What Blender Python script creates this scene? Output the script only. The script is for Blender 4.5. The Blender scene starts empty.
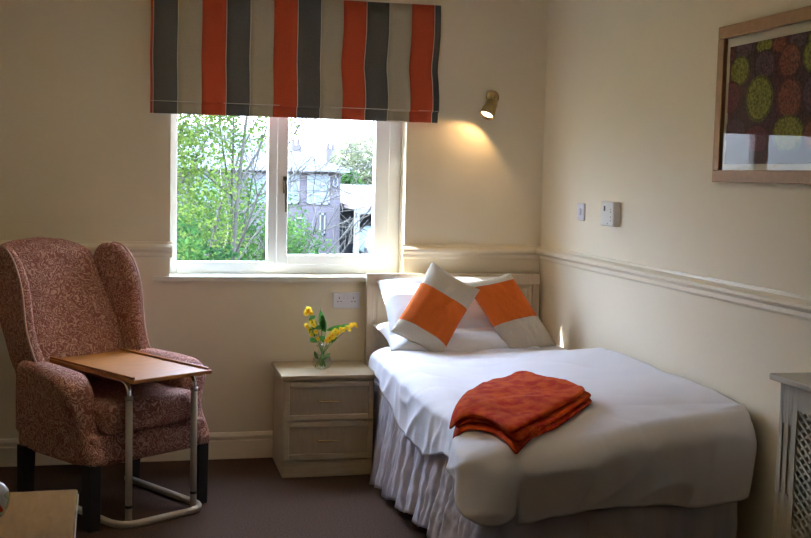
import bpy, bmesh, math, random
from mathutils import Vector, Matrix, noise
from math import sin, cos, pi, radians, atan2, hypot, exp

sc = bpy.context.scene
COL = sc.collection

# ------------------------------------------------------------------ materials
def new_mat(name):
    m = bpy.data.materials.new(name); m.use_nodes = True
    nt = m.node_tree
    for n in list(nt.nodes): nt.nodes.remove(n)
    out = nt.nodes.new('ShaderNodeOutputMaterial')
    b = nt.nodes.new('ShaderNodeBsdfPrincipled')
    nt.links.new(b.outputs[0], out.inputs[0])
    return m, nt, b, out

def N(nt, typ, **kw):
    n = nt.nodes.new(typ)
    for k, v in kw.items():
        if k in n.inputs: n.inputs[k].default_value = v
        else: setattr(n, k, v)
    return n

def coords(nt, scale=(1, 1, 1)):
    tc = nt.nodes.new('ShaderNodeTexCoord'); mp = nt.nodes.new('ShaderNodeMapping')
    mp.inputs['Scale'].default_value = scale
    nt.links.new(tc.outputs['Object'], mp.inputs['Vector'])
    return mp.outputs['Vector']

def plain(name, c1, c2=None, scale=8, rough=.6, metal=0, bump=0, bscale=None, stretch=(1, 1, 1), detail=4, spec=.5, trans=0, sheen=0):
    m, nt, b, out = new_mat(name)
    b.inputs['Roughness'].default_value = rough
    b.inputs['Metallic'].default_value = metal
    b.inputs['Specular IOR Level'].default_value = spec
    if sheen: b.inputs['Sheen Weight'].default_value = sheen
    if c2 is None: c2 = tuple(x * .9 for x in c1)
    v = coords(nt, stretch)
    no = N(nt, 'ShaderNodeTexNoise', Scale=scale, Detail=detail)
    nt.links.new(v, no.inputs['Vector'])
    r = N(nt, 'ShaderNodeValToRGB')
    r.color_ramp.elements[0].color = (*c1, 1); r.color_ramp.elements[1].color = (*c2, 1)
    r.color_ramp.elements[0].position = .35; r.color_ramp.elements[1].position = .65
    nt.links.new(no.outputs['Fac'], r.inputs[0]); nt.links.new(r.outputs[0], b.inputs['Base Color'])
    if bump:
        n2 = N(nt, 'ShaderNodeTexNoise', Scale=bscale or scale * 4, Detail=3.0)
        nt.links.new(v, n2.inputs['Vector'])
        bp = N(nt, 'ShaderNodeBump', Strength=bump, Distance=.01)
        nt.links.new(n2.outputs['Fac'], bp.inputs['Height']); nt.links.new(bp.outputs[0], b.inputs['Normal'])
    return m

def glassy(name, tint=(.96, .98, 1), gloss=.02, refl=1.45):
    m = bpy.data.materials.new(name); m.use_nodes = True; nt = m.node_tree
    for n in list(nt.nodes): nt.nodes.remove(n)
    out = N(nt, 'ShaderNodeOutputMaterial')
    t = N(nt, 'ShaderNodeBsdfTransparent'); t.inputs[0].default_value = (*tint, 1)
    g = N(nt, 'ShaderNodeBsdfGlossy', Roughness=gloss)
    lw = N(nt, 'ShaderNodeLayerWeight', Blend=.5)
    pw = N(nt, 'ShaderNodeMath', operation='POWER'); pw.inputs[1].default_value = 5.0
    nt.links.new(lw.outputs['Facing'], pw.inputs[0])
    f0 = ((refl - 1) / (refl + 1)) ** 2
    f = N(nt, 'ShaderNodeMath', operation='MULTIPLY_ADD'); f.inputs[1].default_value = 1 - f0; f.inputs[2].default_value = f0
    nt.links.new(pw.outputs[0], f.inputs[0])
    mx = N(nt, 'ShaderNodeMixShader')
    nt.links.new(f.outputs[0], mx.inputs[0]); nt.links.new(t.outputs[0], mx.inputs[1]); nt.links.new(g.outputs[0], mx.inputs[2])
    nt.links.new(mx.outputs[0], out.inputs[0])
    return m

def emis(name, col, s):
    m = bpy.data.materials.new(name); m.use_nodes = True; nt = m.node_tree
    for n in list(nt.nodes): nt.nodes.remove(n)
    out = N(nt, 'ShaderNodeOutputMaterial'); e = N(nt, 'ShaderNodeEmission', Strength=s)
    e.inputs[0].default_value = (*col, 1); nt.links.new(e.outputs[0], out.inputs[0])
    return m

def leafy(name, c1, c2, scale=1.5, tr=.5):
    m = bpy.data.materials.new(name); m.use_nodes = True; nt = m.node_tree
    for n in list(nt.nodes): nt.nodes.remove(n)
    out = N(nt, 'ShaderNodeOutputMaterial')
    v = coords(nt)
    no = N(nt, 'ShaderNodeTexNoise', Scale=scale, Detail=6.0); nt.links.new(v, no.inputs['Vector'])
    r = N(nt, 'ShaderNodeValToRGB'); r.color_ramp.elements[0].position = .35; r.color_ramp.elements[1].position = .65
    r.color_ramp.elements[0].color = (*c1, 1); r.color_ramp.elements[1].color = (*c2, 1)
    nt.links.new(no.outputs['Fac'], r.inputs[0])
    d = N(nt, 'ShaderNodeBsdfDiffuse'); t = N(nt, 'ShaderNodeBsdfTranslucent'); mx = N(nt, 'ShaderNodeMixShader')
    mx.inputs[0].default_value = tr
    nt.links.new(r.outputs[0], d.inputs[0]); nt.links.new(r.outputs[0], t.inputs[0])
    nt.links.new(d.outputs[0], mx.inputs[1]); nt.links.new(t.outputs[0], mx.inputs[2]); nt.links.new(mx.outputs[0], out.inputs[0])
    return m

def brocade():
    m, nt, b, out = new_mat('upholstery_swirl')
    b.inputs['Roughness'].default_value = .95; b.inputs['Specular IOR Level'].default_value = .15
    v = coords(nt)
    n1 = N(nt, 'ShaderNodeTexNoise', Scale=19.0, Detail=1.5, Distortion=2.2)
    nt.links.new(v, n1.inputs['Vector'])
    wv = N(nt, 'ShaderNodeMath', operation='MULTIPLY'); wv.inputs[1].default_value = 34.0
    nt.links.new(n1.outputs['Fac'], wv.inputs[0])
    s = N(nt, 'ShaderNodeMath', operation='SINE'); nt.links.new(wv.outputs[0], s.inputs[0])
    n2 = N(nt, 'ShaderNodeTexNoise', Scale=260.0, Detail=2.0); nt.links.new(v, n2.inputs['Vector'])
    ad = N(nt, 'ShaderNodeMath', operation='MULTIPLY_ADD'); ad.inputs[1].default_value = 1.8
    nt.links.new(n2.outputs['Fac'], ad.inputs[0]); nt.links.new(s.outputs[0], ad.inputs[2])
    r = N(nt, 'ShaderNodeValToRGB')
    r.color_ramp.elements[0].position = .45; r.color_ramp.elements[1].position = 1.0
    mr = N(nt, 'ShaderNodeMapRange'); mr.inputs[1].default_value = -.6; mr.inputs[2].default_value = 2.6
    nt.links.new(ad.outputs[0], mr.inputs[0]); nt.links.new(mr.outputs[0], r.inputs[0])
    r.color_ramp.elements[0].color = (.25, .105, .083, 1); r.color_ramp.elements[1].color = (.72, .47, .39, 1)
    nt.links.new(r.outputs[0], b.inputs['Base Color'])
    bp = N(nt, 'ShaderNodeBump', Strength=.35, Distance=.003)
    nt.links.new(ad.outputs[0], bp.inputs['Height']); nt.links.new(bp.outputs[0], b.inputs['Normal'])
    return m

def woodmat(name, c1, c2, rough=.4, stretch=(8, 1, 8), scale=6, spec=.4):
    m, nt, b, out = new_mat(name)
    b.inputs['Roughness'].default_value = rough; b.inputs['Specular IOR Level'].default_value = spec
    v = coords(nt, stretch)
    n1 = N(nt, 'ShaderNodeTexNoise', Scale=scale, Detail=6.0, Distortion=.8); nt.links.new(v, n1.inputs['Vector'])
    r = N(nt, 'ShaderNodeValToRGB'); r.color_ramp.elements[0].position = .3; r.color_ramp.elements[1].position = .7
    r.color_ramp.elements[0].color = (*c1, 1); r.color_ramp.elements[1].color = (*c2, 1)
    nt.links.new(n1.outputs['Fac'], r.inputs[0]); nt.links.new(r.outputs[0], b.inputs['Base Color'])
    return m

def weave(name, c1, c2, scale=350, rough=.9, bump=.25, translucent=0):
    m, nt, b, out = new_mat(name)
    b.inputs['Roughness'].default_value = rough; b.inputs['Specular IOR Level'].default_value = .15
    v = coords(nt)
    n1 = N(nt, 'ShaderNodeTexNoise', Scale=scale, Detail=2.0); nt.links.new(v, n1.inputs['Vector'])
    r = N(nt, 'ShaderNodeValToRGB'); r.color_ramp.elements[0].position = .35; r.color_ramp.elements[1].position = .65
    r.color_ramp.elements[0].color = (*c1, 1); r.color_ramp.elements[1].color = (*c2, 1)
    nt.links.new(n1.outputs['Fac'], r.inputs[0]); nt.links.new(r.outputs[0], b.inputs['Base Color'])
    bp = N(nt, 'ShaderNodeBump', Strength=bump, Distance=.002)
    nt.links.new(n1.outputs['Fac'], bp.inputs['Height']); nt.links.new(bp.outputs[0], b.inputs['Normal'])
    if translucent:
        t = N(nt, 'ShaderNodeBsdfTranslucent'); mx = N(nt, 'ShaderNodeMixShader'); mx.inputs[0].default_value = translucent
        nt.links.new(r.outputs[0], t.inputs[0]); nt.links.new(b.outputs[0], mx.inputs[1]); nt.links.new(t.outputs[0], mx.inputs[2])
        nt.links.new(mx.outputs[0], out.inputs[0])
    return m

def brick(name, c1, c2, mortar, scale=1.0):
    m, nt, b, out = new_mat(name); b.inputs['Roughness'].default_value = .9
    tc = nt.nodes.new('ShaderNodeTexCoord'); mp = nt.nodes.new('ShaderNodeMapping')
    mp.inputs['Rotation'].default_value = (pi / 2, 0, 0)
    nt.links.new(tc.outputs['Object'], mp.inputs['Vector'])
    br = N(nt, 'ShaderNodeTexBrick', Scale=scale); br.inputs['Color1'].default_value = (*c1, 1); br.inputs['Color2'].default_value = (*c2, 1); br.inputs['Mortar'].default_value = (*mortar, 1)
    br.inputs['Brick Width'].default_value = .5; br.inputs['Row Height'].default_value = .16; br.inputs['Mortar Size'].default_value = .012
    nt.links.new(mp.outputs[0], br.inputs['Vector']); nt.links.new(br.outputs[0], b.inputs['Base Color'])
    return m

MAT = dict(
    wall=plain('wall_paint', (.79, .705, .545), (.77, .69, .53), 3, .7, bump=.04, bscale=60),
    ceil=plain('ceiling_paint', (.78, .75, .66), None, 3, .8),
    trim=plain('trim_gloss', (.78, .70, .55), (.76, .68, .53), 3, .35),
    upvc=plain('white_upvc', (.92, .94, .96), (.91, .93, .95), 3, .25),
    sill=plain('sill_paint', (.80, .79, .68), None, 3, .3),
    handle=plain('bronze', (.10, .08, .05), None, 20, .35, .8),
    brass=plain('aged_brass', (.50, .38, .19), (.36, .26, .12), 20, .30, 1),
    brassh=plain('bright_brass', (.75, .55, .25), None, 20, .25, 1),
    glass=glassy('window_glass'),
    picglass=glassy('picture_glass', (1, 1, 1), .01, 1.25),
    vglass=glassy('vase_glass', (.97, .99, .98), .02, 1.5),
    water=glassy('vase_water', (.93, .97, .93), .03, 1.33),
    carpet=plain('carpet', (.058, .035, .025), (.10, .063, .047), 130, 1.0, bump=.6, bscale=420, spec=.05),
    cab=woodmat('pale_limed_wood', (.37, .285, .17), (.44, .35, .225), .4, (2, 2, 14), 5),
    cabdark=woodmat('limed_wood_recess', (.32, .245, .145), (.37, .29, .185), .45, (14, 2, 2), 5),
    hb=woodmat('headboard_wood', (.55, .45, .33), (.62, .52, .40), .4, (14, 2, 2), 4),
    oak=woodmat('tray_wood', (.33, .125, .028), (.42, .18, .045), .5, (2, 12, 2), 4, .22),
    sidewood=woodmat('side_table_wood', (.21, .125, .04), (.25, .15, .055), .9, (12, 2, 2), 4, .08),
    frame=woodmat('picture_frame_wood', (.27, .155, .075), (.34, .20, .10), .55, (2, 2, 2), 20),
    tube=plain('cream_enamel_tube', (.55, .49, .40), None, 6, .3, .2),
    chrome=plain('chrome', (.8, .8, .8), None, 6, .2, 1),
    black=plain('black_leg', (.012, .011, .011), (.016, .014, .014), 6, .45),
    dark=plain('dark_void', (.02, .018, .015), None, 6, .9),
    uph=brocade(),
    piping=weave('piping', (.55, .38, .33), (.48, .3, .26), 200),
    sheet=plain('white_cotton', (.80, .785, .84), (.77, .755, .82), 3, .85, bump=.12, bscale=14, spec=.2),
    pillow=plain('pillow_cotton', (.80, .80, .82), (.76, .76, .79), 3, .85, bump=.15, bscale=12, spec=.2),
    valance=plain('valance_cotton', (.56, .53, .60), (.50, .47, .54), 9, .85, bump=.25, bscale=40, stretch=(1, 1, .25), spec=.2),
    ticking=plain('divan_ticking', (.55, .5, .45), None, 30, .9),
    grey=weave('cushion_grey_linen', (.54, .48, .39), (.46, .41, .33)),
    orange=weave('cushion_orange', (.56, .125, .020), (.48, .095, .015)),
    throw=weave('rust_knit', (.38, .020, .006), (.54, .085, .012), 22, .95, .7),
    bgrey=weave('blind_grey', (.085, .085, .085), (.115, .112, .108), 300, translucent=.06),
    bbeige=weave('blind_beige', (.44, .39, .30), (.38, .34, .26), 300, translucent=.06),
    bred=weave('blind_red', (.50, .085, .038), (.42, .065, .03), 300, translucent=.06),
    bline=weave('blind_line', (.62, .58, .52), (.55, .5, .45), 300, translucent=.06),
    bback=weave('blind_lining', (.6, .58, .5), (.55, .53, .46), 300, translucent=.25),
    plastic=plain('white_plastic', (.74, .73, .70), None, 3, .35),
    plastics=plain('socket_plastic', (.72, .73, .80), None, 3, .35),
    slot=plain('slot_black', (.02, .02, .02), None, 3, .6),
    cover=plain('cover_paint', (.44, .41, .34), (.42, .395, .33), 3, .5),
    stem=leafy('stem_green', (.08, .2, .04), (.12, .28, .05), 20, .2),
    bleaf=leafy('bouquet_leaf', (.04, .14, .03), (.10, .26, .05), 30, .3),
    petal=leafy('yellow_petal', (.95, .66, .03), (.95, .80, .12), 30, .35),
    petalc=leafy('orange_centre', (.85, .38, .01), (.9, .5, .02), 30, .2),
    mat=plain('picture_mount', (.62, .60, .50), None, 6, .8),
)
# ------------------------------------------------------------------ mesh helpers
class MB:
    def __init__(s): s.v = []; s.f = []; s.m = []
    def add(s, vs, fs, mi=0):
        o = len(s.v); s.v += [tuple(v) for v in vs]
        for f in fs: s.f.append(tuple(i + o for i in f)); s.m.append(mi)
        return s
    def box(s, x0, y0, z0, x1, y1, z1, mi=0, T=None):
        vs = [Vector((x, y, z)) for z in (z0, z1) for y in (y0, y1) for x in (x0, x1)]
        if T is not None: vs = [T @ v for v in vs]
        return s.add(vs, [(0, 2, 3, 1), (4, 5, 7, 6), (0, 1, 5, 4), (2, 6, 7, 3), (0, 4, 6, 2), (1, 3, 7, 5)], mi)
    def prism(s, pts, axis, a, b, mi=0):
        # pts 2d outline; axis 'x','y','z' extruded from a to b
        def P(p, t):
            return {'x': (t, p[0], p[1]), 'y': (p[0], t, p[1]), 'z': (p[0], p[1], t)}[axis]
        n = len(pts); vs = [P(p, a) for p in pts] + [P(p, b) for p in pts]
        fs = [tuple(range(n))[::-1], tuple(range(n, 2 * n))] + [(i, (i + 1) % n, n + (i + 1) % n, n + i) for i in range(n)]
        return s.add(vs, fs, mi)
    def tube(s, path, r, n=10, closed=False, mi=0, cap=True):
        path = [Vector(p) for p in path]; L = len(path); rings = []
        rs = r if isinstance(r, (list, tuple)) else [r] * L
        up = None
        for i, p in enumerate(path):
            a = path[i - 1] if (i or closed) else p
            b = path[(i + 1) % L] if (i < L - 1 or closed) else p
            t = (b - a).normalized()
            if up is None:
                up = t.orthogonal().normalized()
            up = (up - t * up.dot(t)).normalized(); w = t.cross(up)
            rings.append([p + (up * cos(2 * pi * k / n) + w * sin(2 * pi * k / n)) * rs[i] for k in range(n)])
        vs = [v for rg in rings for v in rg]; fs = []
        for i in range(L if closed else L - 1):
            j = (i + 1) % L
            for k in range(n):
                fs.append((i * n + k, i * n + (k + 1) % n, j * n + (k + 1) % n, j * n + k))
        if cap and not closed:
            fs.append(tuple(range(n))[::-1]); fs.append(tuple((L - 1) * n + k for k in range(n)))
        return s.add(vs, fs, mi)
    def lathe(s, prof, n=24, T=None, mi=0):
        vs = []; fs = []
        for r, z in prof:
            for k in range(n):
                v = Vector((r * cos(2 * pi * k / n), r * sin(2 * pi * k / n), z))
                vs.append(T @ v if T is not None else v)
        for i in range(len(prof) - 1):
            for k in range(n):
                fs.append((i * n + k, i * n + (k + 1) % n, (i + 1) * n + (k + 1) % n, (i + 1) * n + k))
        return s.add(vs, fs, mi)
    def grid(s, fn, nu, nv, mf=None, closeu=False):
        vs = [fn(i / (nu if closeu else nu - 1), j / (nv - 1)) for j in range(nv) for i in range(nu)]
        o = len(s.v); s.v += [tuple(v) for v in vs]
        for j in range(nv - 1):
            for i in range(nu if closeu else nu - 1):
                i2 = (i + 1) % nu
                s.f.append((o + j * nu + i, o + j * nu + i2, o + (j + 1) * nu + i2, o + (j + 1) * nu + i))
                s.m.append(mf(i, j) if mf else 0)
        return s
    def build(s, name, mats, parent=None, smooth=False, bevel=0, seg=2, subsurf=0, solid=0, off=-1, loc=None, weighted=False):
        me = bpy.data.meshes.new(name); me.from_pydata(s.v, [], s.f)
        if not isinstance(mats, (list, tuple)): mats = [mats]
        for m in mats: me.materials.append(m)
        for i, p in enumerate(me.polygons):
            p.material_index = s.m[i]; p.use_smooth = smooth or bevel > 0
        bm = bmesh.new(); bm.from_mesh(me); bmesh.ops.recalc_face_normals(bm, faces=bm.faces); bm.to_mesh(me); bm.free()
        o = bpy.data.objects.new(name, me); COL.objects.link(o)
        if parent: o.parent = parent
        if loc: o.location = loc
        if solid:
            md = o.modifiers.new('solid', 'SOLIDIFY'); md.thickness = solid; md.offset = off
        if bevel:
            md = o.modifiers.new('bevel', 'BEVEL'); md.width = bevel; md.segments = seg; md.limit_method = 'ANGLE'; md.angle_limit = radians(35); md.harden_normals = not subsurf
        if subsurf:
            md = o.modifiers.new('sub', 'SUBSURF'); md.levels = subsurf; md.render_levels = subsurf
        return o

def tag(o, label=None, cat=None, group=None, kind=None):
    if label: o['label'] = label
    if cat: o['category'] = cat
    if group: o['group'] = group
    if kind: o['kind'] = kind
    return o

def thing(name, label, cat, loc=(0, 0, 0), rz=0, group=None):
    o = bpy.data.objects.new(name, None); COL.objects.link(o); o.empty_display_size = .1
    o.location = loc; o.rotation_euler = (0, 0, rz)
    return tag(o, label, cat, group)

def struct(o): o['kind'] = 'structure'; return o
def sm(t): t = max(0, min(1, t)); return t * t * (3 - 2 * t)
def nz(x, y, z=0): return noise.noise(Vector((x, y, z)))

UPL = 75
XR = 2.182          # right wall plane
XL = -1.75; YF = -6.9; ZC = 2.62
# ------------------------------------------------------------------ room shell
WX0, WX1, WZ0, WZ1, TH = .168, 1.405, .965, 2.24, .30
b = MB(); b.box(XL - .2, 0, -.1, WX0, TH, ZC + .1); b.box(WX1, 0, -.1, XR + .2, TH, ZC + .1)
b.box(WX0, 0, -.1, WX1, TH, WZ0 - .0); b.box(WX0, 0, WZ1, WX1, TH, ZC + .1)
struct(b.build('wall_back', MAT['wall']))
struct(MB().box(XR, YF - .2, -.1, XR + .2, 0, ZC + .1).build('wall_right', MAT['wall']))
struct(MB().box(XL - .2, YF - .2, -.1, XL, 0, ZC + .1).build('wall_left', MAT['wall']))
struct(MB().box(XL, YF - .2, -.1, XR, YF, ZC + .1).build('wall_front', MAT['wall']))
struct(MB().box(XL, YF, -.1, XR, 0, 0).build('floor', MAT['carpet']))
struct(MB().box(XL, YF, ZC, XR, 0, ZC + .1).build('ceiling', MAT['ceil']))

skp = [(0, 0), (.018, 0), (.018, .095), (.013, .100), (.013, .108), (.020, .113), (.020, .124), (.012, .138), (0, .14)]
struct(MB().prism([(-a, z) for a, z in skp], 'x', XL, XR).build('baseboard_back', MAT['trim']))
struct(MB().prism([(XR - a, z) for a, z in skp], 'y', YF, -.02).build('baseboard_right', MAT['trim']))
ddp = [(0, 1.062), (.008, 1.062), (.014, 1.072), (.014, 1.088), (.026, 1.094), (.036, 1.104), (.036, 1.116), (.024, 1.126), (.010, 1.130), (.006, 1.140), (0, 1.142)]
struct(MB().prism([(-a, z) for a, z in ddp], 'x', XL, WX0 + .012).build('trim_1', MAT['trim']))
struct(MB().prism([(-a, z) for a, z in ddp], 'x', WX1 - .012, XR).build('trim_2', MAT['trim']))
struct(MB().prism([(XR - a, z) for a, z in ddp], 'y', YF, -.03).build('trim_3', MAT['trim']))

# window ------------------------------------------------------------
win = struct(thing('window_1', None, None, (0, 0, 0)))
def frame_rect(mb, x0, z0, x1, z1, wl, wr, wb, wt, ya, yb):
    mb.box(x0, ya, z0, x0 + wl, yb, z1); mb.box(x1 - wr, ya, z0, x1, yb, z1)
    mb.box(x0 + wl, ya, z0, x1 - wr, yb, z0 + wb); mb.box(x0 + wl, ya, z1 - wt, x1 - wr, yb, z1)
m = MB(); frame_rect(m, WX0, WZ0 + .002, WX1, WZ1, .038, .075, .062, .06, .13, .20)
m.box(.682, .13, WZ0 + .06, .732, .20, WZ1 - .06)
m.build('window_frame', MAT['upvc'], win, bevel=.004)
m = MB(); frame_rect(m, .728, 1.018, 1.340, WZ1 - .05, .058, .080, .052, .05, .112, .175)
sash = m.build('window_sash', MAT['upvc'], win, bevel=.005)
MB().box(.786, .145, 1.07, 1.262, .150, WZ1 - .1).build('window_pane', MAT['glass'], win)
MB().box(.206, .160, 1.027, .682, .165, WZ1 - .06).build('window_pane', MAT['glass'], win)
m = MB(); m.box(.760, .100, 1.40, .780, .112, 1.49); m.box(.763, .088, 1.44, .777, .102, 1.47); m.tube([(.770, .088, 1.46), (.772, .080, 1.43), (.774, .079, 1.30)], [.009, .009, .006], 8)
m.build('window_handle', MAT['handle'], win, smooth=False, bevel=.002)
m = MB(); m.box(.085, -.035, .942, 1.49, 0, .965); m.box(WX0, 0, .9655, WX1, .13, .9675)
m.build('window_sill', MAT['sill'], win, bevel=.006)

# ------------------------------------------------------------------ roman blind
bl = thing('roman_blind', 'striped roman blind in grey, beige and rust red hanging raised over the window', 'blind', (0, 0, 0))
BX0, BX1 = .066, 1.560
edges = []; x = BX0 + .012; edges.append((BX0, BX0 + .012, 2))
seq = [0, 1, 2]; k = 0
while x < BX1 - 1e-4:
    w = .1205; x1 = min(BX1, x + w)
    edges.append((x, min(x + .004, x1), 3)) if k % 3 != 2 else None
    edges.append((x + (.004 if k % 3 != 2 else 0), x1, k % 3)); x = x1; k += 1
def blind_sheet(prof, dx=lambda t: 0, wob=0):
    mb = MB()
    for (a, c, mi) in edges:
        n = 4
        cols = [a + (c - a) * i / n for i in range(n + 1)]
        vs = []
        for (y, z) in prof:
            for X in cols:
                t = (z - 1.79) / .7
                wv = .012 * nz(X * 3.0, z * 2, 7) + .004 * nz(X * 9, z * 5, 3)
                vs.append((X + dx(z) * (1 if X > 1.0 else .3), y + wv * wob, z))
        fs = [(r * (n + 1) + i, r * (n + 1) + i + 1, (r + 1) * (n + 1) + i + 1, (r + 1) * (n + 1) + i) for r in range(len(prof) - 1) for i in range(n)]
        mb.add(vs, fs, mi)
    return mb
def bdx(z): return -.012 * exp(-((z - 2.08) / .09) ** 2) - .004 * sm((2.0 - z) / .2)
BMATS = [MAT['bgrey'], MAT['bbeige'], MAT['bred'], MAT['bline']]
prof = [(-.055, 2.408), (-.060, 2.35), (-.064, 2.25), (-.066, 2.15), (-.070, 2.10), (-.072, 2.08), (-.068, 2.06), (-.070, 2.0), (-.078, 1.92), (-.084, 1.86), (-.083, 1.850), (-.076, 1.846), (-.068, 1.850)]
blind_sheet(prof, bdx, 1).build('fabric_panel', BMATS, bl, smooth=True, solid=.002)
prof = [(-.060, 1.94), (-.063, 1.88), (-.066, 1.82), (-.066, 1.797), (-.062, 1.792), (-.055, 1.797), (-.052, 1.84), (-.050, 1.9)]
blind_sheet(prof, bdx, .6).build('fabric_fold', BMATS, bl, smooth=True, solid=.002)
m = MB(); m.tube([(BX0 + .002, -.0855, 1.853), (.5, -.087, 1.853), (1.0, -.086, 1.853), (BX1 - .006, -.0855, 1.853)], .0016, 6)
m.build('stitched_edge', MAT['bline'], bl)
MB().box(BX0 + .004, -.036, 2.36, BX1 - .004, -.002, 2.395).build('headrail', MAT['plastic'], bl)

# ------------------------------------------------------------------ wall spot lamp
sp = thing('wall_spotlight', 'small brass adjustable spotlight, lit, on the back wall above the bed', 'wall light', (1.878, 0, 1.945))
T = Matrix.Rotation(pi / 2, 4, 'X')
MB().lathe([(0, 0), (.036, 0), (.036, .008), (.028, .016), (.012, .02), (.0, .02)], 24, T).build('wall_plate', MAT['brass'], sp, smooth=True)
MB().tube([(0, -.015, 0), (0, -.040, -.004), (-.016, -.078, -.030)], .008, 8).build('arm', MAT['brass'], sp, smooth=True)
hd_dir = Vector((-.44, -.30, -.84)).normalized()
q = hd_dir.to_track_quat('Z', 'Y').to_matrix().to_4x4()
hc = Vector((-.040, -.092, -.060))
TT = Matrix.Translation(hc) @ q @ Matrix.Scale(1.12, 4)
MB().lathe([(0, -.042), (.014, -.041), (.024, -.034), (.029, -.018), (.030, .0), (.034, .02), (.037, .050), (.034, .050), (.031, .022), (.026, .0), (0, .0)], 28, TT).build('lamp_head', MAT['brass'], sp, smooth=True)
MB().lathe([(0, .046), (.014, .045), (.025, .040), (.030, .028), (.026, .010), (0, .008)], 24, TT).build('bulb', emis('bulb_glow', (1, .86, .62), 9), sp, smooth=True)

def add_light(name, typ, loc, energy, col, **kw):
    l = bpy.data.lights.new(name, typ); l.energy = energy; l.color = col
    for k, v in kw.items(): setattr(l, k, v)
    o = bpy.data.objects.new(name, l); COL.objects.link(o); o.location = loc
    return o
ml = sp.location + hc + hd_dir * .064
s_ = add_light('spot_lamp_light', 'SPOT', ml, 1.35, (1, .60, .25), spot_size=radians(125), spot_blend=.35, shadow_soft_size=.012)
s_.rotation_euler = Vector((-.45, .12, -.88)).to_track_quat('-Z', 'Y').to_euler()
tag(s_, 'warm light of the brass wall spotlight', 'light')

# ------------------------------------------------------------------ sockets, switches
def socket_double(name, label, cat, T, mat, depth, dark):
    root = thing(name, label, cat); root.matrix_world = T     # local: x right, z up, y into the room is negative
    MB().box(-.073, -depth, -.043, .073, 0, .043).build('face_plate', mat, root, bevel=.004)
    d = -depth
    for sx in (-.038, .038):
        for (a_, c_, e_, f_) in ((-.002, .008, .002, .018), (-.012, -.008, -.005, -.004), (.005, -.008, .012, -.004)):
            MB().box(sx + a_, d - .0012, c_, sx + e_, d + .002, f_).build('pin_hole', MAT['slot'], root)
    for sx in (-.010, .010):
        MB().box(sx - .006, d - .004, .012, sx + .006, d + .002, .032).build('rocker_switch', mat, root, bevel=.002)
    return root
socket_double('double_socket', 'white double wall socket above the nightstand, left of the headboard', 'wall socket', Matrix.Translation((1.093, 0, .838)), MAT['plastics'], .010, 1)
# right wall: surface box and single switch
bx = thing('surface_socket_box', 'larger cream surface-mounted box with small dark slots on the right wall', 'wall socket', (XR, -.973, 1.354))
MB().box(-.034, -.073, -.058, 0, .073, .058).build('back_box', MAT['plastic'], bx, bevel=.005)
m = MB(); m.box(-.0382, .018, .012, -.036, .034, .036); m.build('indicator_slot', MAT['slot'], bx, bevel=.0005)
m = MB()
for yy, zz in ((-.045, .022), (-.045, .010), (-.045, -.014), (-.045, -.030), (-.012, -.045)):
    MB().box(-.0372, yy - .003, zz - .003, -.035, yy + .003, zz + .003).build('pin_hole', MAT['slot'], bx)
m = MB(); m.box(-.0365, -.070, -.055, -.033, .070, .055); m.build('face_plate', MAT['plastic'], bx, bevel=.002)
sw = thing('light_switch', 'smaller white light switch plate nearest the corner on the right wall', 'light switch', (XR, -.585, 1.349))
MB().box(-.010, -.043, -.043, 0, .043, .043).build('switch_plate', MAT['plastics'], sw, bevel=.003)
MB().box(-.015, -.010, -.014, -.009, .010, .016).build('rocker', MAT['plastics'], sw, bevel=.002)

# ------------------------------------------------------------------ picture
pic = thing('framed_picture', 'wood framed picture of clipped purple and green domed shrubs on the right wall', 'picture', (XR, 0, 0))
PY0, PY1, PZ0, PZ1, FW = -1.935, -2.84, 1.513, 2.100, .046
m = MB()
m.box(-.030, PY1, PZ0, -.002, PY0, PZ0 + FW); m.box(-.030, PY1, PZ1 - FW, -.002, PY0, PZ1)
m.box(-.030, PY0 - FW, PZ0 + FW, -.002, PY0, PZ1 - FW); m.box(-.030, PY1, PZ0 + FW, -.002, PY1 + FW, PZ1 - FW)
m.build('frame', MAT['frame'], pic, bevel=.004)
MB().box(-.012, PY1 + FW, PZ0 + FW, -.006, PY0 - FW, PZ1 - FW).build('mount', MAT['mat'], pic)
def flatc(name, c): return plain(name, c, tuple(t * .25 for t in c), 110, .9, detail=6)
pm = [flatc('print_base', (.075, .03, .04)), flatc('print_green', (.26, .27, .05)), flatc('print_purple', (.12, .065, .09)), flatc('print_red', (.25, .085, .06)), flatc('print_mauve', (.16, .045, .065)), flatc('print_lawn', (.30, .32, .16)), flatc('print_green_rim', (.12, .13, .03)), flatc('print_purple_rim', (.06, .03, .045)), flatc('print_red_rim', (.12, .04, .03)), flatc('print_mauve_rim', (.08, .02, .03))]
AY0, AY1, AZ0, AZ1 = -2.005, -2.768, 1.582, 2.020
m = MB(); m.box(-.0135, AY1, AZ0, -.012, AY0, AZ1)
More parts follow.
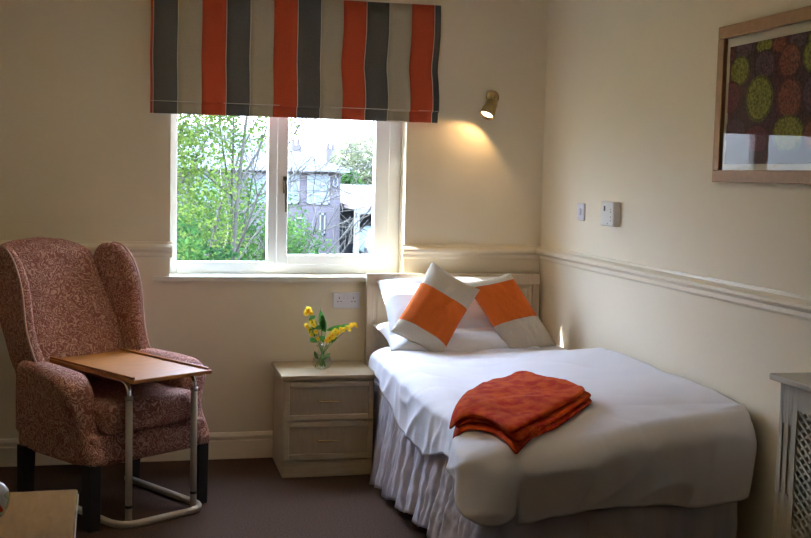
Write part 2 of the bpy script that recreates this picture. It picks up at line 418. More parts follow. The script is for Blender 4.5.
domes = [('G', -2.241, 2.002, 0.054, 0.03), ('P', -2.103, 1.999, 0.065, 0.03), ('R', -2.337, 1.997, 0.046, 0.03), ('P', -2.45, 2.0, .06, .03), ('G', -2.56, 1.99, .05, .035), ('M', -2.65, 1.99, .05, .03), ('M', -2.0, 1.99, .04, .03),
         ('G', -2.08, 1.925, 0.07, 0.055), ('P', -2.25, 1.931, 0.072, 0.056), ('R', -2.408, 1.933, 0.069, 0.06), ('G', -2.545, 1.937, 0.06, 0.055), ('P', -2.66, 1.93, .06, .06),
         ('M', -2.03, 1.83, 0.068, 0.062), ('R', -2.418, 1.803, 0.079, 0.072), ('G', -2.224, 1.815, 0.092, 0.085), ('P', -2.56, 1.81, .07, .07), ('G', -2.67, 1.8, .06, .07), ('P', -2.74, 1.93, .05, .06), ('R', -2.75, 1.80, .05, .07), ('M', -2.73, 1.69, .07, .06),
         ('P', -2.07, 1.70, 0.08, 0.055), ('M', -2.22, 1.67, 0.09, 0.055), ('G', -2.42, 1.685, 0.098, 0.065), ('R', -2.6, 1.68, .09, .06)]
cm = {'G': 1, 'P': 2, 'R': 3, 'M': 4}
for i, (c, y, z, ry, rz_) in enumerate(domes):
    n = 28; pts = []
    for k in range(n):
        a = 2 * pi * k / n; sc_ = 1 + .03 * nz(cos(a) * 3, sin(a) * 3, i)
        yy = y + ry * cos(a) * sc_; zz = z + rz_ * sin(a) * sc_
        pts.append((min(AY0, max(AY1, yy)), min(AZ1, max(AZ0, zz))))
    X = -.0137 - i * .00012
    m.add([(X, p[0], p[1]) for p in pts], [tuple(range(n))], cm[c] + 5)
    m.add([(X - .00005, y + (p[0] - y) * .86, z + .006 + (p[1] - z - .006) * .86) for p in pts], [tuple(range(n))], cm[c])
m.box(-.0168, AY1, AZ0, -.0165, AY0, 1.628, 0)
m.build('print', pm, pic)
MB().add([(-.020, PY1 + FW, PZ0 + FW), (-.020, PY0 - FW, PZ0 + FW), (-.020, PY0 - FW, PZ1 - FW), (-.020, PY1 + FW, PZ1 - FW)], [(0, 1, 2, 3)]).build('picture_glass', MAT['picglass'], pic)

# ------------------------------------------------------------------ nightstand
ns = thing('nightstand', 'pale wooden two-drawer nightstand between armchair and bed', 'nightstand', (.936, -.232, 0))
w = .240
m = MB(); m.box(-w + .012, -.200, .0, w - .012, .208, .496); m.build('body', MAT['cab'], ns, bevel=.002)
MB().box(-w, -.222, .496, w, .210, .516).build('top', MAT['cab'], ns, bevel=.004)
MB().box(-w + .014, -.205, .003, w - .014, -.198, .085).build('plinth', MAT['cab'], ns, bevel=.002)
for z0, z1 in ((.094, .282), (.291, .482)):
    m = MB(); X = w - .016
    fw = .026
    m.box(-X, -.219, z0, -X + fw, -.201, z1); m.box(X - fw, -.219, z0, X, -.201, z1)
    m.box(-X + fw, -.219, z0, X - fw, -.201, z0 + fw); m.box(-X + fw, -.219, z1 - fw, X - fw, -.201, z1)
    d = m.build('drawer', MAT['cab'], ns, bevel=.004)
    MB().box(-X + fw, -.208, z0 + fw, X - fw, -.2005, z1 - fw).build('recessed_panel', MAT['cabdark'], d)
    zc = (z0 + z1) / 2
    m = MB(); m.tube([(-.055, -.208, zc), (-.055, -.226, zc + .001), (-.05, -.230, zc), (0, -.232, zc), (.05, -.230, zc), (.055, -.226, zc + .001), (.055, -.208, zc)], .0042, 8)
    m.build('handle', MAT['brassh'], d, smooth=True)

# ------------------------------------------------------------------ vase of flowers
vx, vy = .925, -.27
va = thing('glass_vase', 'small clear glass vase holding yellow flowers on the nightstand', 'vase', (vx, vy, .5165))
vp = [(0, .002), (.024, .002), (.035, .006), (.047, .022), (.049, .036), (.040, .060), (.024, .084), (.019, .096), (.023, .110), (.032, .124)]
MB().lathe(vp, 28).build('glass_body', MAT['vglass'], va, smooth=True, solid=.002)
MB().lathe([(0, .005), (.030, .008), (.044, .024), (.0455, .036), (.037, .060), (.030, .070), (0, .070)], 24).build('water', MAT['water'], va, smooth=True)
bq = thing('flower_bouquet', 'sprays of yellow flowers with green leaves standing in the glass vase', 'flowers', (vx, vy, .5165))
rnd = random.Random(4)
tips = [(-.078, -.01, .300), (-.055, .01, .235), (-.075, -.005, .225), (-.012, .0, .315), (.165, .01, .225), (.100, -.02, .205), (.045, -.02, .175), (-.03, -.03, .20), (.02, .02, .20)]
ms = MB()
def spath(t):
    t = Vector(t); c0 = Vector((-t.x * .22, -t.y * .3, .012)); c1 = Vector((t.x * .03, t.y * .03, .10))
    c2 = Vector((t.x * .55, t.y * .6, .10 + (t.z - .10) * .6))
    pts = []
    for i in range(13):
        u = i / 12
        p = c0 * (1 - u) ** 3 + c1 * 3 * u * (1 - u) ** 2 + c2 * 3 * u * u * (1 - u) + t * u ** 3
        pts.append(p)
    return pts
paths = [spath(t) for t in tips]
for p in paths: ms.tube(p, [.0022 - .0009 * i / 12 for i in range(13)], 6)
ms.build('stems', MAT['stem'], bq, smooth=True)
def leaf(mb, base, d, L, W, mi=0):
    d = Vector(d).normalized(); side = d.cross(Vector((rnd.uniform(-.4, .4), -1, rnd.uniform(-.2, .5)))).normalized(); nn = side.cross(d)
    rows = 7; vs = []
    for i in range(rows):
        u = i / (rows - 1); wd = W * sin(pi * min(1, u * .93 + .06)) ** .8
        c = Vector(base) + d * L * u + nn * (.12 * L * sin(pi * u)) * -1
        vs += [c - side * wd, c - nn * wd * .3, c + side * wd]
    fs = []
    for i in range(rows - 1):
        for k in range(2): fs.append((i * 3 + k, i * 3 + k + 1, i * 3 + 3 + k + 1, i * 3 + 3 + k))
    mb.add(vs, fs, mi)
lv = [((.0, -.01, .195), (-.15, -.1, 1), .11, .017), ((.012, -.012, .19), (-.25, -.2, .9), .10, .016), ((.02, -.01, .20), (1, -.1, .22), .115, .014), ((.05, 0, .20), (1, 0, .30), .10, .013),
      ((-.04, -.01, .17), (-.3, -.3, .4), .06, .014), ((-.03, -.01, .14), (-.6, -.4, .3), .055, .013), ((.0, -.02, .14), (-.2, -.5, .5), .06, .015), ((-.055, 0, .20), (.3, 0, .7), .05, .011),
      ((.03, -.02, .14), (.7, -.3, .5), .05, .013), ((-.07, 0, .25), (.5, -.2, .4), .04, .010), ((-.04, .01, .21), (.7, -.2, .1), .05, .012), ((-.02, 0, .05), (-.5, -.2, 1), .05, .010), ((.01, .0, .045), (.6, -.2, .8), .05, .010), ((0, -.01, .05), (0, -.4, .9), .05, .010)]
for i, (bs, d, L, W) in enumerate(lv):
    m = MB(); leaf(m, bs, d, L, W); m.build('leaf', MAT['bleaf'], bq, smooth=True)
def blossom(c, r, mats=('petal', 'petalc')):
    m = MB(); ax = Vector((rnd.uniform(-.5, .5), -1, rnd.uniform(-.2, .7))).normalized()
    a = ax.orthogonal().normalized(); bb = ax.cross(a)
    for lay, (np_, rr, lift) in enumerate(((6, r, .35), (5, r * .65, .8))):
        for k in range(np_):
            th = 2 * pi * k / np_ + lay * .5; dr = a * cos(th) + bb * sin(th); sd = ax.cross(dr)
            vs = [Vector(c)]
            for u, ww in ((.5, .42), (.85, .38), (1.0, .18)):
                base = Vector(c) + dr * rr * u + ax * rr * lift * u * u
                vs += [base - sd * rr * ww, base + sd * rr * ww]
            m.add(vs, [(0, 1, 2), (1, 3, 4, 2), (3, 5, 6, 4)], 0)
    m.lathe([(0, .0), (r * .3, .0), (r * .25, r * .3), (0, r * .4)], 8, Matrix.Translation(Vector(c)) @ ax.to_track_quat('Z', 'Y').to_matrix().to_4x4(), 1)
    m.build('blossom', [MAT[mats[0]], MAT[mats[1]]], bq, smooth=False)
fl = [(-.078, -.012, .303, .020), (-.086, -.01, .290, .016), (-.066, -.01, .288, .016), (-.055, 0, .240, .017), (-.048, -.01, .225, .014), (-.085, -.01, .222, .016), (-.07, -.02, .205, .014), (-.04, -.03, .195, .013),
      (.047, -.03, .178, .022), (.030, -.03, .165, .019), (.062, -.025, .195, .017), (.018, -.03, .150, .015), (.078, -.02, .190, .013), (.100, -.03, .205, .014), (.122, -.02, .215, .012), (.145, -.01, .225, .014), (.165, 0, .228, .012), (.175, 0, .215, .008), (.138, 0, .20, .010), (.09, -.02, .21, .010), (-.03, -.03, .16, .011), (-.06, -.02, .18, .012)]
for x_, y_, z_, r_ in fl: blossom((x_, y_, z_), r_)

# ------------------------------------------------------------------ bed
bed = thing('single_bed', 'single bed with pale wooden headboard against back wall in the corner', 'bed', (1.66, -1.17, 0))
def L(x, y, z): return (x - 1.66, y + 1.17, z)
def lbox(mb, x0, y0, z0, x1, y1, z1, mi=0): return mb.box(x0 - 1.66, y0 + 1.17, z0, x1 - 1.66, y1 + 1.17, z1, mi)
m = MB(); lbox(m, 1.19, -.075, .30, 1.232, -.04, .93); lbox(m, 2.118, -.075, .30, 2.160, -.04, .93); lbox(m, 1.19, -.078, .93, 2.160, -.040, .988); lbox(m, 1.232, -.073, .30, 2.118, -.042, .42)
hbo = m.build('headboard', MAT['hb'], bed, bevel=.004)
m = MB(); lbox(m, 1.232, -.062, .40, 2.118, -.046, .93); m.build('headboard_panel', MAT['hb'], hbo)
m = MB(); lbox(m, 1.248, -.067, .905, 2.102, -.061, .914); lbox(m, 1.248, -.067, .45, 1.256, -.061, .905); lbox(m, 2.094, -.067, .45, 2.102, -.061, .905); m.build('panel_beading', MAT['hb'], hbo, bevel=.002)
m = MB(); lbox(m, 1.205, -2.25, .14, 2.10, -.085, .38); m.build('divan_base', MAT['ticking'], bed, bevel=.01)
m = MB(); lbox(m, 1.205, -2.25, .382, 2.11, -.085, .575); m.build('mattress', MAT['sheet'], bed, bevel=.04, seg=4)
for x_ in (1.27, 2.03):
    for y_ in (-2.12, -.2):
        m = MB(); m.lathe([(0, 0), (.022, 0), (.022, .05), (.018, .14), (0, .14)], 16, Matrix.Translation(L(x_, y_, 0))); m.build('leg', MAT['black'], bed, smooth=False)

# valance
SK = []   # perimeter points with normals
def vper(s):      # s in metres along: left side head -> foot, corner, foot left -> right
    Ls = 2.14; r = .05
    if s < Ls: return Vector((1.190, -.12 - s)), Vector((-1, 0))
    s2 = s - Ls
    if s2 < r * pi / 2:
        a = s2 / r; return Vector((1.190 + r - r * cos(a), -.12 - Ls - r * sin(a))), Vector((-cos(a), -sin(a)))
    s3 = s2 - r * pi / 2
    return Vector((1.190 + r + s3, -.12 - Ls - r)), Vector((0, -1))
VT = 2.14 + .05 * pi / 2 + .865
def valf(u, v):
    s = u * VT; p, n = vper(s); foot = sm((s - 2.14) / .12)
    y = p.y
    zt = .455; zb = .018 + (.10 * sm((s - .4) / 1.4)) * (1 - foot) + .03 * foot
    z = zt + (zb - zt) * v
    ph = s * 2 * pi / .15 + 2.2 * nz(s * 2.1, 3.3) * 2 + .5 * sin(v * 2 + s * 7)
    amp = (.010 + .020 * v) * (1 - .72 * foot) * (.65 + .7 * abs(nz(s * 3, 9)))
    sharp = sin(ph) * .8 + .35 * sin(2 * ph + 1 + nz(s * 5, v) * 2)
    hd_ = .12 + .88 * sm((s - .28) / .25); amp *= hd_
    o = -.004 + .012 * hd_ + sharp * amp + .060 * v * (1 - .8 * foot) * hd_ + .008 * nz(s * 12, v * 6, 5) + .004 * nz(s * 45, v * 14, 8)
    return (p.x + n.x * o, p.y + n.y * o, z + .010 * sin(ph * .5) * v * (1 - foot))
vo = MB().grid(valf, 620, 26).build('bed_skirt', MAT['valance'], None, smooth=True, solid=.002)
tag(vo, 'pleated lilac grey fabric valance hanging round the bed base to the floor', 'bed skirt')

# duvet
TX0, TX1, TY0, TY1 = 1.250, 2.085, -.36, -2.265
RB = .085
def dtop(x, y):
    t = sm((-y - .45) / .7)
    z = .646 + .062 * t
    z -= .085 * t * (1 - sm((x - 1.30) / .75))
    z += .012 * nz(x * 3.1, y * 2.3, 1.7) + .007 * nz(x * 7, y * 6, 4.1)
    # shallow creases
    z -= .006 * (1 - abs(nz(x * 4 + y * 2, y * 3 - x, 9))) ** 6
    z -= .012 * sm((-y - 2.0) / .25)
    return z
def duv(u, v):
    # u: 0 wall side .. 1 left hem ; v: 0 head .. 1 foot hem
    U0, V0 = .80, .84
    if u <= U0:
        x = TX1 + (TX0 - TX1) * (u / U0); xi = 0
    else:
        x = TX0; xi = (u - U0) / (1 - U0)
    if v <= V0:
        y = TY0 + (TY1 - TY0) * (v / V0); eta = 0
    else:
        y = TY1; eta = (v - V0) / (1 - V0)
    zt = dtop(x, y)
    mm = max(xi, eta)
    if mm == 0:
        # right side tucked down to the wall
        fr = sm((x - (TX1 - .10)) / .10)
        return (x + .065 * fr, y, zt + .012 * fr ** 2 * sm((-y - .5) / .5))
    th = atan2(eta, xi)          # 0 = left side, pi/2 = foot
    left = .13 + .14 * sm((-y - .4) / .8) - .09 * sm((-y - 1.4) / .6)
    foot = .200 + .012 * nz(x * 5, 3.3) + .108 * sm((x - 1.25) / .8)
    k = sm(th / (pi / 2))
    h = left * (1 - k) + (foot + .055) * k + .06 * sin(min(pi, th * 2)) ** .8 + .02 * (1 - k) * min(1, eta * 3) * (1 if (xi > 0 and eta > 0) else 0)
    if xi == 0: h += .055 * sm(1 - (x - TX0) / .26)
    d = mm * h
    dirx, diry = (-cos(th), -sin(th)) if (xi > 0 and eta > 0) else ((-1, 0) if xi > 0 else (0, -1))
    RR = RB - .030 * (1 - k) * (1 - sm((-y - 1.8) / .4))
    a = min(d / RR, pi / 2)
    out = RR * sin(a); down = RR * (1 - cos(a)) + max(0, d - RR * pi / 2)
    rest = max(0, d - RR * .8)
    corner = (1 if (xi > 0 and eta > 0) else 0) * sin(min(pi, th * 2))
    footness = 1 if (xi == 0) else k
    out += rest * (.05 + .30 * corner ** .7)
    # bulge of the puffy edge, tucked back at the hem
    out += .035 * sin(pi * min(1, d / max(h, .01))) * footness
    # folds
    s = (-y if xi > 0 and eta == 0 else 2.265 + (th * .2 if xi > 0 else .314) + (x - TX0))
    w_ = sm(d / .2)
    if xi > 0: out += .034 * sm(d / .08) * (1 - k)
    if xi > 0: out += .060 * sm((-y - 1.85) / .40) * sm(d / .10) * (1 - k)
    fold = .016 * nz(s * 6.0, d * 2.0, 2.2) + .010 * nz(s * 14, d * 3, 6.6)
    crease = (1 - min(1, abs(nz(s * 3.2 + d * 4.5, d * 3 - s * 1.3, 12)) * 3.0)) ** 2
    out += w_ * (fold * (1.0 if xi > 0 else .9) + .014 * crease)
    X = x + dirx * out; Y = y + diry * out
    if x > TX1 - .10: X += .065 * sm((x - (TX1 - .10)) / .10)
    Z = zt - down
    if xi > 0 and eta == 0: Z += .012 * nz(y * 5, 7.7) * w_
    # rounded outer (wall side) corner of the foot
    if xi == 0 and x > TX1 - .16:
        c = (x - (TX1 - .16)) / .16; Y += .05 * c ** 4 * min(1, d / .08)
    return (min(X, 2.160), Y, Z)
dv = MB().grid(duv, 150, 210).build('duvet', MAT['sheet'], None, smooth=True, solid=.022, off=-1, subsurf=0)
tag(dv, 'thick white duvet spread over the bed, hanging over its foot', 'duvet')

# pillows and cushions: superelliptic sewn pillow
def pillow_mesh(wd, ht, th, seed=0, n=34, corner=.6, matf=None, sag=0):
    mb = MB()
    def f(sgn):
        def g(u, v):
            a, c = u * 2 - 1, v * 2 - 1
            e = (1 - abs(a) ** 2.6) ** .55 * (1 - abs(c) ** 2.6) ** .55 if abs(a) < 1 and abs(c) < 1 else 0
            # concave sides pull in between pointed corners
            px = a * wd / 2 * (1 - .07 * (1 - abs(a) ** 0) - .055 * (1 - c * c) * 1.0 + .0) * (1 - .0)
            px = a * wd / 2 * (.945 + .055 * c * c); pz = c * ht / 2 * (.945 + .055 * a * a)
            wr = .006 * nz(a * 2.5 + seed, c * 2.5, seed) + .004 * nz(a * 6, c * 6 + seed, seed)
            edge = (1 - max(abs(a), abs(c)) ** 6)
            y = sgn * (th / 2 * e) + wr * edge
            return (px, y, pz)
        return g
    for sgn in (1, -1):
        mb.grid(f(sgn), n, n, matf)
    return mb
def merge(o):
    bm = bmesh.new(); bm.from_mesh(o.data); bmesh.ops.remove_doubles(bm, verts=bm.verts, dist=.0004); bmesh.ops.recalc_face_normals(bm, faces=bm.faces); bm.to_mesh(o.data); bm.free()
    for p in o.data.polygons: p.use_smooth = True
    return o
def place(o, loc, rx=0, ry=0, rz=0):
    # local x width, z height, y thickness. rx leans the top back (towards +y) when negative
    R = Matrix.Rotation(rz, 4, 'Z') @ Matrix.Rotation(rx, 4, 'X') @ Matrix.Rotation(ry, 4, 'Y')
    o.matrix_world = Matrix.Translation(loc) @ R; return o
p1 = merge(pillow_mesh(.80, .44, .15, 3).build('pillow', MAT['pillow']))
place(p1, (1.622, -.30, .680), radians(-80), 0, radians(1))
tag(p1, 'white pillow lying flat, lower one of the pair at the headboard', 'pillow', 'white pillows')
p2 = merge(pillow_mesh(.71, .43, .21, 8).build('pillow', MAT['pillow']))
place(p2, (1.600, -.225, .810), radians(-44), radians(-2), radians(0))
tag(p2, 'white pillow propped against the headboard, upper one of the pair', 'pillow', 'white pillows')
def band(lo, hi):
    def f(i, j): return 1 if lo <= (j + .5) / 33 <= hi else 0
    return f
c1 = merge(pillow_mesh(.285, .43, .13, 5, matf=band(.18, .70)).build('cushion', [MAT['grey'], MAT['orange']]))
place(c1, (1.472, -.44, .835), radians(-20), radians(31), radians(-6))
tag(c1, 'grey cushion with orange band, the left one, balanced on its corner against the pillows', 'cushion', 'grey and orange cushions')
c2 = merge(pillow_mesh(.285, .43, .13, 11, matf=band(.40, .92)).build('cushion', [MAT['grey'], MAT['orange']]))
for vv in c2.data.vertices: vv.co.x -= .34 * vv.co.z; vv.co.x *= .93
place(c2, (1.878, -.42, .812), radians(-22), radians(-11), radians(4))
tag(c2, 'grey cushion with orange band, the right one, leaning towards the corner', 'cushion', 'grey and orange cushions')

# throw: folded knitted blanket, layered
TH_OUT = [(1.095, -2.06), (1.10, -2.02), (1.21, -1.84), (1.38, -1.56), (1.48, -1.53), (1.555, -1.45), (1.60, -1.48), (1.65, -1.73), (1.68, -1.92), (1.655, -2.00), (1.50, -2.11), (1.36, -2.23), (1.255, -2.355), (1.215, -2.355), (1.205, -2.17), (1.15, -2.08)]
def smooth_closed(pts, it=2):
    for _ in range(it):
        q = []
        for i in range(len(pts)):
            a, b_ = pts[i], pts[(i + 1) % len(pts)]
            q += [(a[0] * .75 + b_[0] * .25, a[1] * .75 + b_[1] * .25), (a[0] * .25 + b_[0] * .75, a[1] * .25 + b_[1] * .75)]
        pts = q
    return pts
def dz(x, y):    # duvet surface height for resting the throw, including the foot roll-off
    z = dtop(min(max(x, TX0), TX1), min(max(y, TY1), TY0))
    for d, ext, drop in ((max(0, TX0 - x), .125, .055), (max(0, TY1 - y), .125, .090)):
        t = min(d / ext, .96); z -= drop * (1 - math.sqrt(1 - t * t)) + max(0, d - ext * .96) * 1.5
    return z
def throw_layer(outl, zoff, thick, cx, cy, seed):
    pts = smooth_closed(outl, 2); n = len(pts); rings = 12; mb = MB(); vs = []
    prof = [(0, 1)] + [(i / 8, 1) for i in range(1, 8)] + [(.95, .97), (.985, .8), (1.0, .5), (.985, .2), (.95, .03), (.8, 0), (.4, 0)]
    for (s, h) in prof:
        for (px, py) in pts:
            x = cx + (px - cx) * s; y = cy + (py - cy) * s
            hh = h * thick * (1 + .25 * nz(x * 6, y * 6, seed))
            z = dz(x, y) + zoff + hh + (.010 * nz(x * 8, y * 8, seed + 3) + .006 * nz(x * 20, y * 20, seed)) * h
            vs.append((x, y, z))
    R_ = len(prof)
    fs = [(r * n + i, r * n + (i + 1) % n, (r + 1) * n + (i + 1) % n, (r + 1) * n + i) for r in range(R_ - 1) for i in range(n)]
    return mb.add(vs, fs)
tr = thing('knitted_throw', 'folded rust orange knitted throw lying on the duvet near the bed foot', 'throw', (0, 0, 0))
lay0 = [(x + .012 * nz(i * 1.7, 2), y - .012 + .012 * nz(i * 1.3, 8)) for i, (x, y) in enumerate(TH_OUT)]
cx_, cy_ = 1.40, -1.90
o_ = throw_layer([(cx_ + (x - cx_) * 1.0 + .012, cy_ + (y - cy_) * 1.0) for x, y in lay0], .004, .020, cx_, cy_, 1); merge(o_.build('bottom_fold', MAT['throw'], tr, smooth=True))
o_ = throw_layer([(cx_ + (x - cx_) * .97 + .018, cy_ + (y - cy_) * .97 - .005) for x, y in TH_OUT], .026, .020, cx_, cy_, 5); merge(o_.build('middle_fold', MAT['throw'], tr, smooth=True))
o_ = throw_layer([(cx_ + (x - cx_) * .965 - .004, cy_ + (y - cy_) * .965 + .004) for x, y in TH_OUT], .048, .022, cx_, cy_, 9); merge(o_.build('top_fold', MAT['throw'], tr, smooth=True))

# ------------------------------------------------------------------ wing armchair
ch = thing('wing_armchair', 'high-backed wing armchair in mauve swirl-patterned fabric left of the window', 'armchair', (-.114, -.727, 0), radians(36))
U = MAT['uph']
m = MB(); m.box(-.308, -.315, .265, .308, .26, .40); m.build('seat_rail', U, ch, bevel=.03, seg=4)
def cushf(u, v):
    pass
m = MB(); m.box(-.245, -.350, .395, .245, .20, .535); m.build('seat_cushion', U, ch, bevel=.045, seg=5)
# back (curved slab)
def backf(u, v):
    # closed loop around section u, height v
    a = u * 2 * pi; hw = .268 + .01 * sin(pi * v)
    cxs = cos(a); sn = sin(a)
    x = hw * (abs(cxs) ** .35) * (1 if cxs >= 0 else -1)
    topz = 1.175 - .060 * (abs(x) / hw) ** 2.2
    z = .40 + (topz - .40) * v
    yb = .235 + .17 * v ** 1.1
    th = .07 + .02 * sin(pi * v)
    rnd_ = 1.0 if v < .93 else math.sqrt(max(0, 1 - ((v - .93) / .07) ** 2)) * .98 + .02
    y = yb + (abs(sn) ** .5) * (1 if sn >= 0 else -1) * th * rnd_
    if sn < 0: y += -.020 * sin(pi * min(1, max(0, (z - .5) / .55))) * (1 - (x / hw) ** 2)
    return (x, y, z)
LEAN = lambda z: .18 * sm((z - .5) / .7)
m = MB().grid(lambda u, v: (backf(u, v)[0], backf(u, v)[1] + LEAN(backf(u, v)[2]), backf(u, v)[2]), 48, 40, closeu=True)
nb = len(m.v); m.f.append(tuple(range(nb - 48, nb))); m.m.append(0)
m.build('backrest', U, ch, smooth=True)
# wings
for s in (-1, 1):
    outl = [(.40, 1.00), (.34, 1.10), (.27, 1.15), (.17, 1.15), (.100, 1.10), (.065, 1.01), (.075, .91), (.105, .80), (.10, .70), (.07, .625), (.12, .56), (.30, .56), (.345, .80)]
    pts = smooth_closed(outl, 2)
    def WX(y, z, t): return s * (.246 + .055 * t + (.016 * sm((.30 - y) / .24)) * sm((z - .55) / .3))
    n = len(pts); vs = []; prof = [(.0, 0), (.8, 0), (.93, .06), (1.0, .3), (1.0, .7), (.93, .94), (.8, 1), (0, 1)]
    cy0, cz0 = .20, .86
    for (sc_, t) in prof:
        for (y, z) in pts:
            yy = cy0 + (y - cy0) * sc_; zz = cz0 + (z - cz0) * sc_
            vs.append((WX(yy, zz, t), yy + LEAN(zz), zz))
    mb = MB(); mb.add(vs, [(r * n + i, r * n + (i + 1) % n, (r + 1) * n + (i + 1) % n, (r + 1) * n + i) for r in range(len(prof) - 1) for i in range(n)])
    wo = merge(mb.build('wing', U, ch, smooth=True))
    pp = [p for p in pts if p[0] < .30 and p[1] > .60]
    # piping down the outer front edge
    front = sorted([p for p in pts if p[0] < .25 and p[1] > .61], key=lambda p: -p[1])
    path = [(WX(y, z, .85) + s * .003, y - .001 + LEAN(z), z) for (y, z) in front]
    MB().tube(path, .005, 6).build('piping', MAT['piping'], wo, smooth=True)
# arms
for s in (-1, 1):
    # side panel + roll, one outline in (y,z) extruded with outward flare
    outl = [(.26, .265), (.26, .60), (.235, .66), (.10, .665), (-.12, .655), (-.185, .64), (-.235, .59), (-.25, .52), (-.265, .43), (-.325, .34), (-.335, .265)]
    pts = smooth_closed(outl, 1)
    pts = [p for p in pts]
    n = len(pts); vs = []
    prof = [(0, 0), (.85, 0), (.95, .05), (1, .25), (1, .75), (.95, .95), (.85, 1), (0, 1)]
    cy0, cz0 = 0, .45
    def AX(y, z, t):
        base = .234 + .088 * t
        fl_ = .050 * sm((z - .42) / .2) * sm((.25 - y) / .45)
        return s * (base + fl_ * (t * 1.3 - .1))
    for (sc_, t) in prof:
        for (y, z) in pts:
            yy = cy0 + (y - cy0) * sc_; zz = cz0 + (z - cz0) * sc_
            vs.append((AX(yy, zz, t), yy, zz))
    mb = MB(); mb.add(vs, [(r * n + i, r * n + (i + 1) % n, (r + 1) * n + (i + 1) % n, (r + 1) * n + i) for r in range(len(prof) - 1) for i in range(n)])
    merge(mb.build('armrest', U, ch, smooth=True))
for sx in (-.285, .285):
    for sy, sp_ in ((-.285, 0), (.215, .01)):
        m = MB(); t = .030
        vs = [(sx + a * t, sy + b_ * t, .28) for a, b_ in ((-1, -1), (1, -1), (1, 1), (-1, 1))] + [(sx + a * t * .9, sy + sp_ + b_ * t * .9, 0) for a, b_ in ((-1, -1), (1, -1), (1, 1), (-1, 1))]
        m.add(vs, [(0, 1, 2, 3), (7, 6, 5, 4), (0, 4, 5, 1), (1, 5, 6, 2), (2, 6, 7, 3), (3, 7, 4, 0)]); m.build('leg', MAT['black'], ch, bevel=.004)

# ------------------------------------------------------------------ overbed table
ot = thing('overbed_table', 'cantilever table with wooden tray on cream tubular frame in front of armchair', 'table', (.100, -1.000, 0), radians(33))
def rounded(pts, r, n=6):
    out = [Vector(pts[0])]
    for i in range(1, len(pts) - 1):
        p = Vector(pts[i]); a = (Vector(pts[i - 1]) - p).normalized(); c = (Vector(pts[i + 1]) - p).normalized()
        A = p + a * r; B = p + c * r
        for k in range(n + 1):
            t = k / n; out.append(A * (1 - t) ** 2 + p * 2 * t * (1 - t) + B * t * t)
    out.append(Vector(pts[-1])); return out
base_pts = rounded([(-.215, .60, .020), (-.215, -.045, .020), (.222, -.045, .020), (.222, .60, .020)], .10, 8)
m = MB()
# flat oval section: sweep two stacked tubes for the two-line look
m.tube(base_pts, .0135, 10); m.tube([p + Vector((0, 0, -.007)) for p in base_pts], .0125, 10)
m.build('base_frame', MAT['tube'], ot, smooth=True)
for sx in (-.165, .165):
    po = MB().tube([(sx, -.022, .03), (sx, -.022, .555)], .0145, 14).build('post', MAT['tube'], ot, smooth=True)
    MB().tube([(sx, -.022, .085), (sx, -.022, .097)], .0155, 14).build('post_ring', MAT['slot'], po, smooth=True)
    MB().tube([(sx, -.022, .545), (sx, -.022, .562)], .0175, 14).build('post_collar', MAT['tube'], po, smooth=True)
    MB().tube(rounded([(sx, -.022, .55), (sx, -.022, .621), (sx, .50, .621)], .06, 8), .0105, 12).build('tray_support', MAT['chrome'], ot, smooth=True)
m = MB(); m.box(-.214, -.128, .633, .184, .600, .651)
tray = m.build('tray', MAT['oak'], ot, bevel=.005)
for sx in (-.209, .166):
    MB().box(sx, -.115, .651, sx + .013, .595, .661).build('tray_lip', MAT['oak'], tray, bevel=.003)

# ------------------------------------------------------------------ low table and ornament at lower left
st = thing('side_table', 'low tan wooden table at the lower left corner of the photo', 'table', (-.458, -2.63, 0), radians(1.5))
MB().box(-.30, -.36, .478, .292, .36, .50).build('tabletop', MAT['sidewood'], st, bevel=.008, seg=3)
MB().box(-.302, -.362, .476, .2945, .362, .481).build('edge_strip', MAT['tube'], st)
m = MB(); m.box(-.27, -.33, .41, .26, -.31, .4765); m.box(-.27, .31, .41, .26, .33, .4765); m.box(-.27, -.31, .41, -.25, .31, .4765); m.box(.24, -.31, .41, .26, .31, .4765); m.build('apron', MAT['sidewood'], st)
for sx in (-.27, .225):
    for sy in (-.33, .295):
        MB().box(sx, sy, 0, sx + .035, sy + .035, .4765).build('leg', MAT['sidewood'], st, bevel=.003)
def ornmat():
    mt, nt, b_, out = new_mat('ornament_glaze'); b_.inputs['Roughness'].default_value = .12
    v = coords(nt); vo_ = N(nt, 'ShaderNodeTexVoronoi', Scale=45.0); nt.links.new(v, vo_.inputs['Vector'])
    r = N(nt, 'ShaderNodeValToRGB'); r.color_ramp.interpolation = 'CONSTANT'
    sp_ = N(nt, 'ShaderNodeSeparateColor'); nt.links.new(vo_.outputs['Color'], sp_.inputs[0])
    cols = [(0, (.45, .48, .55)), (.35, (.10, .2, .06)), (.5, (.40, .42, .5)), (.68, (.4, .04, .03)), (.8, (.3, .33, .2))]
    while len(r.color_ramp.elements) < len(cols): r.color_ramp.elements.new(.5)
    for e, (p, c) in zip(r.color_ramp.elements, cols): e.position = p; e.color = (*c, 1)
    nt.links.new(sp_.outputs[0], r.inputs[0]); nt.links.new(r.outputs[0], b_.inputs['Base Color']); return mt
oo = MB().lathe([(0, 0), (.022, 0), (.026, .004), (.034, .016), (.042, .040), (.043, .055), (.038, .075), (.027, .090), (.012, .098), (0, .099)], 32).build('glazed_ornament', ornmat(), None, smooth=True, loc=(-.396, -2.51, .5003))
tag(oo, 'rounded glossy ornament patterned blue, green and red on the low table', 'ornament')

